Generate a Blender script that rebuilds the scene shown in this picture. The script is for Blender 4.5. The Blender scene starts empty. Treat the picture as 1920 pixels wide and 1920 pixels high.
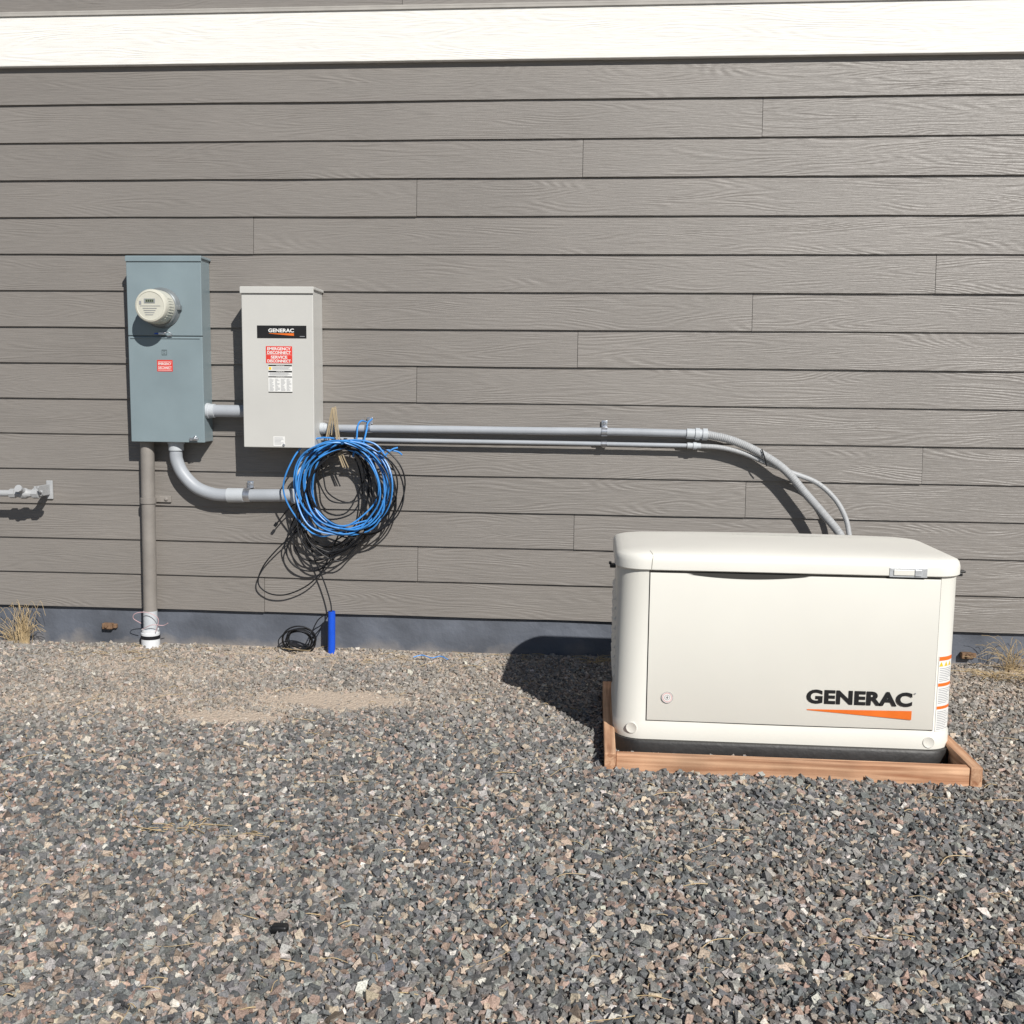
import bpy, bmesh, math, random
import numpy as np
from mathutils import Vector, Matrix, Euler
random.seed(7); RNG=np.random.default_rng(11)
scene=bpy.context.scene
COL=bpy.context.collection

# ------------------------------------------------------------ materials
def new_mat(name):
    m=bpy.data.materials.new(name); m.use_nodes=True
    nt=m.node_tree; b=nt.nodes.get("Principled BSDF")
    return m,nt,b
def mat(name,col,rough=.5,metal=0.0,var=.08,scale=12.0,bump=0.0,bscale=60.0,spec=.5,dirt=None):
    m,nt,b=new_mat(name); N=nt.nodes; K=nt.links
    tc=N.new("ShaderNodeTexCoord")
    no=N.new("ShaderNodeTexNoise"); no.inputs["Scale"].default_value=scale; no.inputs["Detail"].default_value=6
    K.new(tc.outputs["Object"],no.inputs["Vector"])
    mr=N.new("ShaderNodeMapRange"); mr.inputs["From Min"].default_value=.3; mr.inputs["From Max"].default_value=.7
    mr.inputs["To Min"].default_value=1-var; mr.inputs["To Max"].default_value=1+var
    K.new(no.outputs["Fac"],mr.inputs["Value"])
    mx=N.new("ShaderNodeVectorMath"); mx.operation='SCALE'; mx.inputs[0].default_value=col
    K.new(mr.outputs["Result"],mx.inputs["Scale"])
    out=mx.outputs[0]
    if dirt:   # dusty splash zone rising from height z0 to z1 (metres)
        z0,z1,dc,amt=dirt
        sp=N.new("ShaderNodeSeparateXYZ"); K.new(tc.outputs["Object"],sp.inputs[0])
        n3=N.new("ShaderNodeTexNoise"); n3.inputs["Scale"].default_value=7; n3.inputs["Detail"].default_value=8; K.new(tc.outputs["Object"],n3.inputs["Vector"])
        ma=N.new("ShaderNodeMath"); ma.operation='MULTIPLY_ADD'; ma.inputs[1].default_value=-.22; K.new(n3.outputs["Fac"],ma.inputs[0]); K.new(sp.outputs["Z"],ma.inputs[2])
        md=N.new("ShaderNodeMapRange"); md.inputs["From Min"].default_value=z1-.11; md.inputs["From Max"].default_value=z0-.11; md.inputs["To Max"].default_value=amt; K.new(ma.outputs[0],md.inputs["Value"])
        mi=N.new("ShaderNodeMix"); mi.data_type='RGBA'; mi.inputs[7].default_value=(*dc,1); K.new(md.outputs[0],mi.inputs[0]); K.new(out,mi.inputs[6]); out=mi.outputs[2]
    K.new(out,b.inputs["Base Color"])
    rr=N.new("ShaderNodeMapRange"); rr.inputs["To Min"].default_value=max(0.02,rough-.08); rr.inputs["To Max"].default_value=min(1,rough+.08)
    K.new(no.outputs["Fac"],rr.inputs["Value"]); K.new(rr.outputs["Result"],b.inputs["Roughness"])
    b.inputs["Metallic"].default_value=metal
    b.inputs["Specular IOR Level"].default_value=spec
    if bump>0:
        n2=N.new("ShaderNodeTexNoise"); n2.inputs["Scale"].default_value=bscale; n2.inputs["Detail"].default_value=4
        K.new(tc.outputs["Object"],n2.inputs["Vector"])
        bp=N.new("ShaderNodeBump"); bp.inputs["Strength"].default_value=1.0; bp.inputs["Distance"].default_value=bump
        K.new(n2.outputs["Fac"],bp.inputs["Height"]); K.new(bp.outputs[0],b.inputs["Normal"])
    return m

def grain_mat(name,col,rough,dist,spec=.5,var=.06,zs=1.0):
    """embossed wood-grain fibre-cement board; 'board' attribute shifts grain board by board"""
    m,nt,b=new_mat(name); N=nt.nodes; K=nt.links
    tc=N.new("ShaderNodeTexCoord"); at=N.new("ShaderNodeAttribute"); at.attribute_name="board"
    cb=N.new("ShaderNodeCombineXYZ"); 
    ml=N.new("ShaderNodeMath"); ml.operation='MULTIPLY'; ml.inputs[1].default_value=37.0
    K.new(at.outputs["Fac"],ml.inputs[0]); K.new(ml.outputs[0],cb.inputs["Y"]); 
    ml2=N.new("ShaderNodeMath"); ml2.operation='MULTIPLY'; ml2.inputs[1].default_value=13.0
    K.new(at.outputs["Fac"],ml2.inputs[0]); K.new(ml2.outputs[0],cb.inputs["X"])
    ad=N.new("ShaderNodeVectorMath"); ad.operation='ADD'; K.new(tc.outputs["Object"],ad.inputs[0]); K.new(cb.outputs[0],ad.inputs[1])
    mp=N.new("ShaderNodeMapping"); mp.inputs["Scale"].default_value=(1.0,1,8*zs); K.new(ad.outputs[0],mp.inputs["Vector"])
    n1=N.new("ShaderNodeTexNoise"); n1.inputs["Scale"].default_value=1.0; n1.inputs["Detail"].default_value=1.5; n1.inputs["Roughness"].default_value=.35
    K.new(mp.outputs[0],n1.inputs["Vector"])
    a=N.new("ShaderNodeMath"); a.operation='MULTIPLY'; a.inputs[1].default_value=150.0; K.new(n1.outputs["Fac"],a.inputs[0])
    sn=N.new("ShaderNodeMath"); sn.operation='SINE'; K.new(a.outputs[0],sn.inputs[0])
    mp2=N.new("ShaderNodeMapping"); mp2.inputs["Scale"].default_value=(10,1,220); K.new(ad.outputs[0],mp2.inputs["Vector"])
    n2=N.new("ShaderNodeTexNoise"); n2.inputs["Scale"].default_value=1.0; n2.inputs["Detail"].default_value=4; n2.inputs["Roughness"].default_value=.6
    K.new(mp2.outputs[0],n2.inputs["Vector"])
    mp3=N.new("ShaderNodeMapping"); mp3.inputs["Scale"].default_value=(2.2,1,14); K.new(ad.outputs[0],mp3.inputs["Vector"])
    n3=N.new("ShaderNodeTexNoise"); n3.inputs["Scale"].default_value=1.0; K.new(mp3.outputs[0],n3.inputs["Vector"])
    mk=N.new("ShaderNodeMapRange"); mk.inputs["From Min"].default_value=.40; mk.inputs["From Max"].default_value=.6; K.new(n3.outputs["Fac"],mk.inputs["Value"])
    s1=N.new("ShaderNodeMath"); s1.operation='MULTIPLY'; K.new(sn.outputs[0],s1.inputs[0]); K.new(mk.outputs[0],s1.inputs[1])
    s2=N.new("ShaderNodeMath"); s2.operation='MULTIPLY_ADD'; s2.inputs[1].default_value=.22; K.new(s1.outputs[0],s2.inputs[0]); K.new(n2.outputs["Fac"],s2.inputs[2])
    bp=N.new("ShaderNodeBump"); bp.inputs["Distance"].default_value=dist; bp.inputs["Strength"].default_value=1
    K.new(s2.outputs[0],bp.inputs["Height"]); K.new(bp.outputs[0],b.inputs["Normal"])
    n4=N.new("ShaderNodeTexNoise"); n4.inputs["Scale"].default_value=1.3; n4.inputs["Detail"].default_value=5; K.new(ad.outputs[0],n4.inputs["Vector"])
    m1=N.new("ShaderNodeMapRange"); m1.inputs["From Min"].default_value=.3; m1.inputs["From Max"].default_value=.7; m1.inputs["To Min"].default_value=1-var; m1.inputs["To Max"].default_value=1+var
    K.new(n4.outputs["Fac"],m1.inputs["Value"])
    m2=N.new("ShaderNodeMapRange"); m2.inputs["From Min"].default_value=.25; m2.inputs["From Max"].default_value=.75; m2.inputs["To Min"].default_value=.90; m2.inputs["To Max"].default_value=1.10
    K.new(n2.outputs["Fac"],m2.inputs["Value"])
    mm=N.new("ShaderNodeMath"); mm.operation='MULTIPLY'; K.new(m1.outputs[0],mm.inputs[0]); K.new(m2.outputs[0],mm.inputs[1])
    v=N.new("ShaderNodeVectorMath"); v.operation='SCALE'; v.inputs[0].default_value=col; K.new(mm.outputs[0],v.inputs["Scale"])
    K.new(v.outputs[0],b.inputs["Base Color"])
    b.inputs["Roughness"].default_value=rough; b.inputs["Specular IOR Level"].default_value=spec
    return m

M_SIDE=grain_mat("siding_paint",(.226,.208,.191),.45,.0021,spec=.6)
M_TRIM=grain_mat("trim_paint",(.84,.825,.785),.6,.0016,spec=.3,var=.02)
M_FOUND=mat("foundation_paint",(.110,.122,.148),.55,var=.34,scale=3.5,bump=.004,bscale=25,dirt=(-.22,-.145,(.30,.265,.23),.6))
M_FLASH=mat("flashing",(.42,.40,.37),.5)
M_MBOX=mat("blue_grey_enamel",(.225,.285,.310),.42,var=.07,scale=5)
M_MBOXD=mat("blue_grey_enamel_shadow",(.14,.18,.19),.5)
M_TBOX=mat("light_grey_enamel",(.56,.556,.53),.45,var=.03,scale=4)
M_CREAM=mat("meter_cream",(.60,.59,.51),.28,var=.05)
M_RING=mat("meter_ring_grey",(.23,.25,.26),.3,metal=.3,var=.1)
M_PVC=mat("grey_pvc",(.38,.405,.44),.45,var=.08,scale=8)
M_PVCL=mat("light_grey_pvc",(.50,.53,.56),.45,var=.07,scale=8)
M_FLEX=mat("flexible_grey",(.40,.41,.42),.5,var=.05)
M_TAUPE=mat("painted_pipe",(.26,.24,.22),.5,var=.12,scale=9,bump=.0008,dirt=(-.1,.12,(.36,.34,.31),.5))
M_WHITE=mat("white_pvc",(.72,.74,.76),.4,var=.08,scale=15)
M_STEEL=mat("galvanised_steel",(.60,.62,.66),.3,metal=.85,var=.15,scale=40)
M_RUST=mat("rusty_steel",(.20,.12,.07),.8,var=.3,scale=60,bump=.001)
M_BLUE=mat("blue_insulation",(.05,.26,.66),.38,var=.2,scale=9)
M_BLUEP=mat("blue_pipe_plastic",(.012,.09,.62),.35)
M_BLACK=mat("black_insulation",(.012,.013,.016),.5,spec=.35)
M_BEIGE=mat("beige_insulation",(.36,.29,.19),.6)
M_PINK=mat("pink_tie",(.6,.4,.42),.5)
M_GEN=mat("cream_powder_coat",(.745,.73,.67),.36,var=.02,scale=3,bump=.00015,bscale=900)
M_GENL=mat("cream_lid_plastic",(.80,.785,.725),.38,var=.02,scale=3,bump=.0003,bscale=700)
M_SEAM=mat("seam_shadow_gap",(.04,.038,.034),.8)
M_SEAML=mat("soft_seam",(.34,.33,.29),.7)
M_BASE=mat("black_composite",(.016,.015,.015),.5,var=.3,scale=20,bump=.001)
M_INK=mat("black_ink",(.012,.012,.013),.45)
M_ORANGE=mat("orange_print",(.80,.17,.02),.45)
M_RED=mat("red_label",(.72,.05,.035),.45)
M_LWHITE=mat("label_white",(.80,.80,.78),.45,var=.02)
M_GREYINK=mat("grey_ink",(.30,.31,.33),.5)
M_YEL=mat("yellow_print",(.85,.55,.03),.5)
M_LCD=mat("display_grey",(.20,.23,.17),.25)
M_CLEAR=mat("silver_tape",(.62,.64,.66),.22,metal=.35,var=.12,scale=60)
M_STRAW=mat("dry_straw",(.46,.35,.20),.85,var=.25,scale=40)

def wood_mat():
    m,nt,b=new_mat("fresh_timber"); N=nt.nodes; K=nt.links
    at=N.new("ShaderNodeAttribute"); at.attribute_name="along"
    w=N.new("ShaderNodeTexNoise"); w.inputs["Scale"].default_value=1; w.inputs["Detail"].default_value=6; w.inputs["Distortion"].default_value=.6
    mp=N.new("ShaderNodeMapping"); K.new(at.outputs["Vector"],mp.inputs["Vector"]); mp.inputs["Scale"].default_value=(2.2,55,55)
    K.new(mp.outputs[0],w.inputs["Vector"])
    cr=N.new("ShaderNodeValToRGB"); e=cr.color_ramp.elements
    e[0].position=.32; e[0].color=(.36,.165,.085,1); e[1].position=.66; e[1].color=(.70,.43,.265,1)
    K.new(w.outputs["Fac"],cr.inputs["Fac"])
    w2=N.new("ShaderNodeTexNoise"); w2.inputs["Scale"].default_value=5; w2.inputs["Detail"].default_value=6; K.new(at.outputs["Vector"],w2.inputs["Vector"])
    mr=N.new("ShaderNodeMapRange"); mr.inputs["From Min"].default_value=.3; mr.inputs["From Max"].default_value=.7; mr.inputs["To Min"].default_value=.72; mr.inputs["To Max"].default_value=1.2; K.new(w2.outputs["Fac"],mr.inputs["Value"])
    v=N.new("ShaderNodeVectorMath"); v.operation='SCALE'; K.new(cr.outputs[0],v.inputs[0]); K.new(mr.outputs[0],v.inputs["Scale"])
    K.new(v.outputs[0],b.inputs["Base Color"]); b.inputs["Roughness"].default_value=.75
    bp=N.new("ShaderNodeBump"); bp.inputs["Distance"].default_value=.0015; K.new(w.outputs["Fac"],bp.inputs["Height"]); K.new(bp.outputs[0],b.inputs["Normal"])
    return m
M_WOOD=wood_mat()

# ------------------------------------------------------------ object helpers
def empty(name,loc,label,category,group=None):
    o=bpy.data.objects.new(name,None); o.empty_display_size=.05; o.location=loc; COL.objects.link(o)
    o["label"]=label; o["category"]=category
    if group: o["group"]=group
    return o
def attach(o,parent):
    if parent is not None:
        o.parent=parent
        # all child meshes carry world coordinates; undo the root's translation once
        if parent.type=='EMPTY': o.matrix_parent_inverse=Matrix.Translation(-Vector(parent.location))
    return o
class MB:
    def __init__(s): s.v=[]; s.f=[]; s.mi=[]
    def add(s,v,f,mi=0):
        n=len(s.v); s.v+= [tuple(p) for p in v]; s.f+=[tuple(i+n for i in q) for q in f]; s.mi+=[mi]*len(f)
        return s
    def obj(s,name,mats,parent=None,smooth=False,label=None):
        me=bpy.data.meshes.new(name); me.from_pydata(s.v,[],s.f); 
        if not isinstance(mats,(list,tuple)): mats=[mats]
        for m in mats: me.materials.append(m)
        me.polygons.foreach_set("material_index",s.mi)
        if smooth: me.polygons.foreach_set("use_smooth",[True]*len(s.f))
        me.update()
        if smooth: 
            try: me.set_sharp_from_angle(angle=math.radians(38))
            except Exception: pass
        o=bpy.data.objects.new(name,me); COL.objects.link(o); attach(o,parent)
        if label: o["label"]=label
        return o
def bbox(x0,x1,y0,y1,z0,z1,bev=0.0,seg=2):
    bm=bmesh.new(); bmesh.ops.create_cube(bm,size=1)
    for v in bm.verts:
        v.co=Vector(((x0+x1)/2+v.co.x*(x1-x0),(y0+y1)/2+v.co.y*(y1-y0),(z0+z1)/2+v.co.z*(z1-z0)))
    if bev>0: bmesh.ops.bevel(bm,geom=list(bm.edges),offset=bev,segments=seg,profile=.5,affect='EDGES')
    bm.verts.index_update()
    v=[p.co[:] for p in bm.verts]; f=[[q.index for q in p.verts] for p in bm.faces]; bm.free(); return v,f
def lathe(c,axis,prof,seg=28,cap=True):
    axis=Vector(axis).normalized(); c=Vector(c)
    t=Vector((0,0,1)) if abs(axis.z)<.9 else Vector((1,0,0))
    u=axis.cross(t).normalized(); w=axis.cross(u).normalized()
    V=[];F=[]
    for (s,r) in prof:
        for k in range(seg):
            a=2*math.pi*k/seg; V.append(c+axis*s+u*(r*math.cos(a))+w*(r*math.sin(a)))
    for i in range(len(prof)-1):
        for k in range(seg):
            k2=(k+1)%seg; F.append((i*seg+k,i*seg+k2,(i+1)*seg+k2,(i+1)*seg+k))
    if cap:
        F.append(tuple(range(seg))[::-1]); n=(len(prof)-1)*seg; F.append(tuple(range(n,n+seg)))
    return V,F
def crom(P,n=10):
    P=[Vector(p) for p in P]; Q=[P[0]*2-P[1]]+P+[P[-1]*2-P[-2]]; out=[]
    for i in range(1,len(Q)-2):
        a,b,c,d=Q[i-1],Q[i],Q[i+1],Q[i+2]
        for k in range(n):
            t=k/n
            out.append(.5*((2*b)+(c-a)*t+(2*a-5*b+4*c-d)*t*t+(3*b-a-3*c+d)*t**3))
    out.append(P[-1]); return out
def tube(P,r,seg=10,n=8,smooth=True,rf=None):
    pts=crom(P,n) if smooth else [Vector(p) for p in P]
    V=[];F=[]; nrm=None; L=0
    for i,p in enumerate(pts):
        if i<len(pts)-1: t=(pts[i+1]-p)
        else: t=(p-pts[i-1])
        if t.length<1e-9: t=Vector((1,0,0))
        t.normalize()
        if i==0:
            h=Vector((0,0,1)) if abs(t.z)<.9 else Vector((0,1,0)); nrm=t.cross(h).normalized()
        else:
            nrm=(nrm-t*nrm.dot(t)).normalized(); L+=(p-pts[i-1]).length
        bn=t.cross(nrm); rr=rf(L) if rf else r
        for k in range(seg):
            a=2*math.pi*k/seg; V.append(p+nrm*(rr*math.cos(a))+bn*(rr*math.sin(a)))
    for i in range(len(pts)-1):
        for k in range(seg):
            k2=(k+1)%seg; F.append((i*seg+k,i*seg+k2,(i+1)*seg+k2,(i+1)*seg+k))
    F.append(tuple(range(seg))[::-1]); m=(len(pts)-1)*seg; F.append(tuple(range(m,m+seg)))
    return V,F
def rect(x0,x1,z0,z1,y): return [(x0,y,z0),(x1,y,z0),(x1,y,z1),(x0,y,z1)],[(0,1,2,3)]
def text_geo(body,x0,x1,z0,z1,y,bold=0.0,align='CENTER',space=1.0):
    cu=bpy.data.curves.new("lettering_source","FONT"); cu.body=body; cu.size=1; cu.offset=bold; cu.align_x=align; cu.resolution_u=4
    cu.space_line=.82; cu.space_character=space
    o=bpy.data.objects.new("lettering_source",cu); COL.objects.link(o)
    bpy.context.view_layer.update(); dg=bpy.context.evaluated_depsgraph_get()
    me=bpy.data.meshes.new_from_object(o.evaluated_get(dg))
    v=np.array([p.co[:] for p in me.vertices]); f=[tuple(p.vertices) for p in me.polygons]
    bpy.data.objects.remove(o); bpy.data.curves.remove(cu); bpy.data.meshes.remove(me)
    mn=v.min(0); mx=v.max(0)
    X=x0+(v[:,0]-mn[0])/(mx[0]-mn[0])*(x1-x0); Z=z0+(v[:,1]-mn[1])/(mx[1]-mn[1])*(z1-z0)
    return [(a,y,b) for a,b in zip(X,Z)],f

def nz(x,y):
    return (np.sin(x*3.1+1.3*np.sin(y*2.3))+np.sin(y*4.3+x*1.7+2)+.6*np.sin(x*9.1+y*3.3)+.5*np.sin(y*11.7-x*5.9+1)+.4*np.sin(x*23+y*17)*np.sin(y*21-x*6))/3.5
def sstep(a,b,x):
    t=np.clip((x-a)/(b-a),0,1); return t*t*(3-2*t)
def ground_h(x,y):
    x=np.asarray(x,float); y=np.asarray(y,float)
    near=np.exp(-((x+.5)/7)**2-((y+1)/7)**2)
    h=-.195+.007*nz(x,y)*near
    h=h+.035*sstep(1.25,1.9,x)*np.exp(-(y/.45)**2)*near
    h=h+.012*np.exp(-(y/.2)**2)*sstep(-2.6,-2.2,x)*near
    h=h-.010*((x>.1)&(x<1.3)&(y>-1.47)&(y<-.66))
    return h
def dust(x,y):
    x=np.asarray(x,float); y=np.asarray(y,float)
    g=lambda cx,cy,sx,sy,a: a*np.exp(-((x-cx)/sx)**2-((y-cy)/sy)**2)
    d=g(-1.12,-.84,.30,.14,1.4)+g(-1.44,-1.10,.20,.08,1.15)+g(-2.0,-.42,.8,.30,.52)+g(-1.0,-.10,1.5,.13,.50)+g(-2.4,-1.0,.6,.35,.34)+g(1.9,-.3,.6,.3,.6)+g(-.45,-.5,.5,.3,.35)+g(-1.8,-.9,.5,.2,.30)+g(1.55,-1.5,.3,.5,.22)
    return np.clip(d*(1+.42*nz(x*2.2,y*2.9)+.25*nz(x*7+3,y*8)),0,1)

# ------------------------------------------------------------ ground
def build_ground():
    xs=np.concatenate([[-60,-30,-15,-8],np.arange(-5,4.01,.05),[7,15,30,60]])
    ys=np.concatenate([[-80,-40,-20,-10],np.arange(-6,.31,.05),[2,10,30,60]])
    X,Y=np.meshgrid(xs,ys); Z=ground_h(X,Y)
    nx,ny=len(xs),len(ys)
    v=np.stack([X,Y,Z],-1).reshape(-1,3)
    f=[(j*nx+i,j*nx+i+1,(j+1)*nx+i+1,(j+1)*nx+i) for j in range(ny-1) for i in range(nx-1)]
    me=bpy.data.meshes.new("ground"); me.from_pydata(v.tolist(),[],f)
    ca=me.attributes.new("dust","FLOAT","POINT"); ca.data.foreach_set("value",dust(X,Y).reshape(-1).astype(np.float32))
    me.polygons.foreach_set("use_smooth",[True]*len(f))
    m,nt,b=new_mat("gravelly_soil"); N=nt.nodes; K=nt.links
    tc=N.new("ShaderNodeTexCoord"); vo=N.new("ShaderNodeTexVoronoi"); vo.inputs["Scale"].default_value=65
    K.new(tc.outputs["Object"],vo.inputs["Vector"])
    sp=N.new("ShaderNodeSeparateColor"); K.new(vo.outputs["Color"],sp.inputs[0])
    cr=N.new("ShaderNodeValToRGB"); e=cr.color_ramp.elements; e[0].color=(.07,.075,.08,1); e[1].position=1; e[1].color=(.36,.30,.25,1)
    k=e.new(.5); k.color=(.17,.165,.16,1)
    K.new(sp.outputs[0],cr.inputs["Fac"])
    n1=N.new("ShaderNodeTexNoise"); n1.inputs["Scale"].default_value=160; n1.inputs["Detail"].default_value=6; K.new(tc.outputs["Object"],n1.inputs["Vector"])
    sd=N.new("ShaderNodeValToRGB"); q=sd.color_ramp.elements; q[0].position=.3; q[0].color=(.36,.29,.23,1); q[1].position=.7; q[1].color=(.70,.585,.47,1)
    K.new(n1.outputs["Fac"],sd.inputs["Fac"])
    at=N.new("ShaderNodeAttribute"); at.attribute_name="dust"
    mr=N.new("ShaderNodeMapRange"); mr.inputs["From Min"].default_value=.05; mr.inputs["From Max"].default_value=.35; K.new(at.outputs["Fac"],mr.inputs["Value"])
    mx=N.new("ShaderNodeMix"); mx.data_type='RGBA'; K.new(mr.outputs[0],mx.inputs[0]); K.new(cr.outputs[0],mx.inputs[6]); K.new(sd.outputs[0],mx.inputs[7])
    K.new(mx.outputs[2],b.inputs["Base Color"]); b.inputs["Roughness"].default_value=.95
    ad=N.new("ShaderNodeMath"); ad.operation='MULTIPLY_ADD'; ad.inputs[1].default_value=.35; K.new(n1.outputs["Fac"],ad.inputs[0])
    inv=N.new("ShaderNodeMath"); inv.operation='MULTIPLY'; inv.inputs[1].default_value=-1; K.new(vo.outputs["Distance"],inv.inputs[0]); K.new(inv.outputs[0],ad.inputs[2])
    bp=N.new("ShaderNodeBump"); bp.inputs["Distance"].default_value=.004; K.new(ad.outputs[0],bp.inputs["Height"]); K.new(bp.outputs[0],b.inputs["Normal"])
    me.materials.append(m)
    o=bpy.data.objects.new("ground",me); COL.objects.link(o); o["kind"]="structure"
    o["label"]="flat sandy ground under a layer of crushed gravel"; o["category"]="ground"
build_ground()

def build_gravel():
    def scatter(sp,size_mu,size_sd,smin,smax,keep,lift):
        xs=np.arange(-3.6,2.6,sp); ys=np.arange(-3.75,-.012,sp)
        X,Y=np.meshgrid(xs,ys); X=X.ravel()+RNG.uniform(-.5*sp,.5*sp,X.size); Y=Y.ravel()+RNG.uniform(-.5*sp,.5*sp,Y.size)
        Y=np.minimum(Y,-.006)
        left=-3.35+(-Y)*.60; right=2.35-(-Y)*.36
        k=(X>left)&(X<right)
        k&=~((X>.12)&(X<1.28)&(Y>-1.27)&(Y<-.72))
        for (a,b_,c,d) in [(.05,.105,-1.53,-.6),(1.288,1.345,-1.53,-.6),(.05,1.345,-1.53,-1.475)]:
            k&=~((X>a)&(X<b_)&(Y>c)&(Y<d))
        d=dust(X,Y); k&=RNG.random(X.size)<keep(d)
        X=X[k];Y=Y[k];d=d[k];n=X.size
        size=np.clip(RNG.lognormal(math.log(size_mu),size_sd,n),smin,smax)*(1-.35*d)
        return X,Y,d,size,np.full(n,lift)
    A=scatter(.0120,.0086,.32,.0050,.0175,lambda d:1-.88*d,1.0)
    B=scatter(.0105,.0045,.25,.003,.008,lambda d:.30+.22*d,.3)
    X,Y,d,size,lift=[np.concatenate([p,q]) for p,q in zip(A,B)]
    n=X.size
    cube=np.array([(x,y,z) for z in (-1,1) for x,y in ((-1,-1),(1,-1),(1,1),(-1,1))],float)*.62
    tri=np.array([(0,3,2),(0,2,1),(4,5,6),(4,6,7),(0,1,5),(0,5,4),(1,2,6),(1,6,5),(2,3,7),(2,7,6),(3,0,4),(3,4,7)])
    V=np.repeat(cube[None],n,0)+RNG.uniform(-.36,.36,(n,8,3))
    V*=np.stack([RNG.uniform(.95,1.4,n),RNG.uniform(.7,1.05,n),RNG.uniform(.5,.9,n)],-1)[:,None,:]
    tx=RNG.normal(0,.6,n); ty=RNG.normal(0,.45,n); yaw=RNG.uniform(0,2*np.pi,n)
    c,s=np.cos(tx)[:,None],np.sin(tx)[:,None]; y2=V[:,:,1]*c-V[:,:,2]*s; z2=V[:,:,1]*s+V[:,:,2]*c; V[:,:,1]=y2; V[:,:,2]=z2
    c,s=np.cos(ty)[:,None],np.sin(ty)[:,None]; x2=V[:,:,0]*c+V[:,:,2]*s; z2=-V[:,:,0]*s+V[:,:,2]*c; V[:,:,0]=x2; V[:,:,2]=z2
    c,s=np.cos(yaw)[:,None],np.sin(yaw)[:,None]; x2=V[:,:,0]*c-V[:,:,1]*s; y2=V[:,:,0]*s+V[:,:,1]*c; V[:,:,0]=x2; V[:,:,1]=y2
    V*=size[:,None,None]
    H=ground_h(X,Y)+size*.15+RNG.uniform(0,.010,n)*(1-.8*d)*lift-d*.003
    V+=np.stack([X,Y,H],-1)[:,None,:]
    V[:,:,1]=np.minimum(V[:,:,1],.02)
    pal=np.array([(.080,.088,.096),(.130,.140,.145),(.205,.207,.202),(.32,.315,.295),(.34,.245,.20),(.44,.36,.28),(.58,.55,.50),(.15,.115,.095),(.25,.205,.18)])
    pr=np.array([.20,.20,.21,.10,.09,.075,.03,.04,.055]); pr/=pr.sum()
    idx=RNG.choice(len(pal),n,p=pr); colr=pal[idx]*RNG.uniform(.8,1.25,(n,1))*RNG.uniform(.96,1.04,(n,3))
    tan=np.array([.48,.405,.325]); dd=np.clip(d*.9+.10+.10*nz(X*1.3,Y*1.5)*.8,0,.75)[:,None]*RNG.uniform(.4,1,(n,1))
    near=sstep(-2.0,-.3,Y)[:,None]*.28
    colr=colr*(1-dd)+tan*dd; colr=colr*(1-near)+np.array([.37,.335,.295])*near
    colr=np.clip(colr,0.02,.8)
    me=bpy.data.meshes.new("gravel"); nv=n*8; nf=n*12
    me.vertices.add(nv); me.vertices.foreach_set("co",V.reshape(-1).astype(np.float32))
    F=(tri[None]+(np.arange(n)*8)[:,None,None]).reshape(-1)
    me.loops.add(nf*3); me.loops.foreach_set("vertex_index",F.astype(np.int32))
    me.polygons.add(nf); me.polygons.foreach_set("loop_start",(np.arange(nf)*3).astype(np.int32)); 
    ca=me.color_attributes.new("tint","FLOAT_COLOR","POINT")
    C=np.ones((n,8,4),np.float32); C[:,:,:3]=colr[:,None,:]; ca.data.foreach_set("color",C.reshape(-1))
    me.update(calc_edges=True); me.validate()
    me.polygons.foreach_set("use_smooth",[False]*len(me.polygons))
    m,nt,b=new_mat("crushed_stone"); N=nt.nodes; K=nt.links
    at=N.new("ShaderNodeAttribute"); at.attribute_name="tint"
    tc=N.new("ShaderNodeTexCoord"); n1=N.new("ShaderNodeTexNoise"); n1.inputs["Scale"].default_value=260; n1.inputs["Detail"].default_value=5; K.new(tc.outputs["Object"],n1.inputs["Vector"])
    mr=N.new("ShaderNodeMapRange"); mr.inputs["From Min"].default_value=.3; mr.inputs["From Max"].default_value=.7; mr.inputs["To Min"].default_value=.65; mr.inputs["To Max"].default_value=1.4; K.new(n1.outputs["Fac"],mr.inputs["Value"])
    v=N.new("ShaderNodeVectorMath"); v.operation='SCALE'; K.new(at.outputs["Color"],v.inputs[0]); K.new(mr.outputs[0],v.inputs["Scale"])
    K.new(v.outputs[0],b.inputs["Base Color"]); b.inputs["Roughness"].default_value=.65; b.inputs["Specular IOR Level"].default_value=.4
    bp=N.new("ShaderNodeBump"); bp.inputs["Distance"].default_value=.0014; K.new(n1.outputs["Fac"],bp.inputs["Height"]); K.new(bp.outputs[0],b.inputs["Normal"])
    me.materials.append(m)
    o=bpy.data.objects.new("gravel",me); COL.objects.link(o); o["kind"]="stuff"; o["label"]="loose grey crushed gravel with sandy patches"; o["category"]="gravel"
build_gravel()

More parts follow.
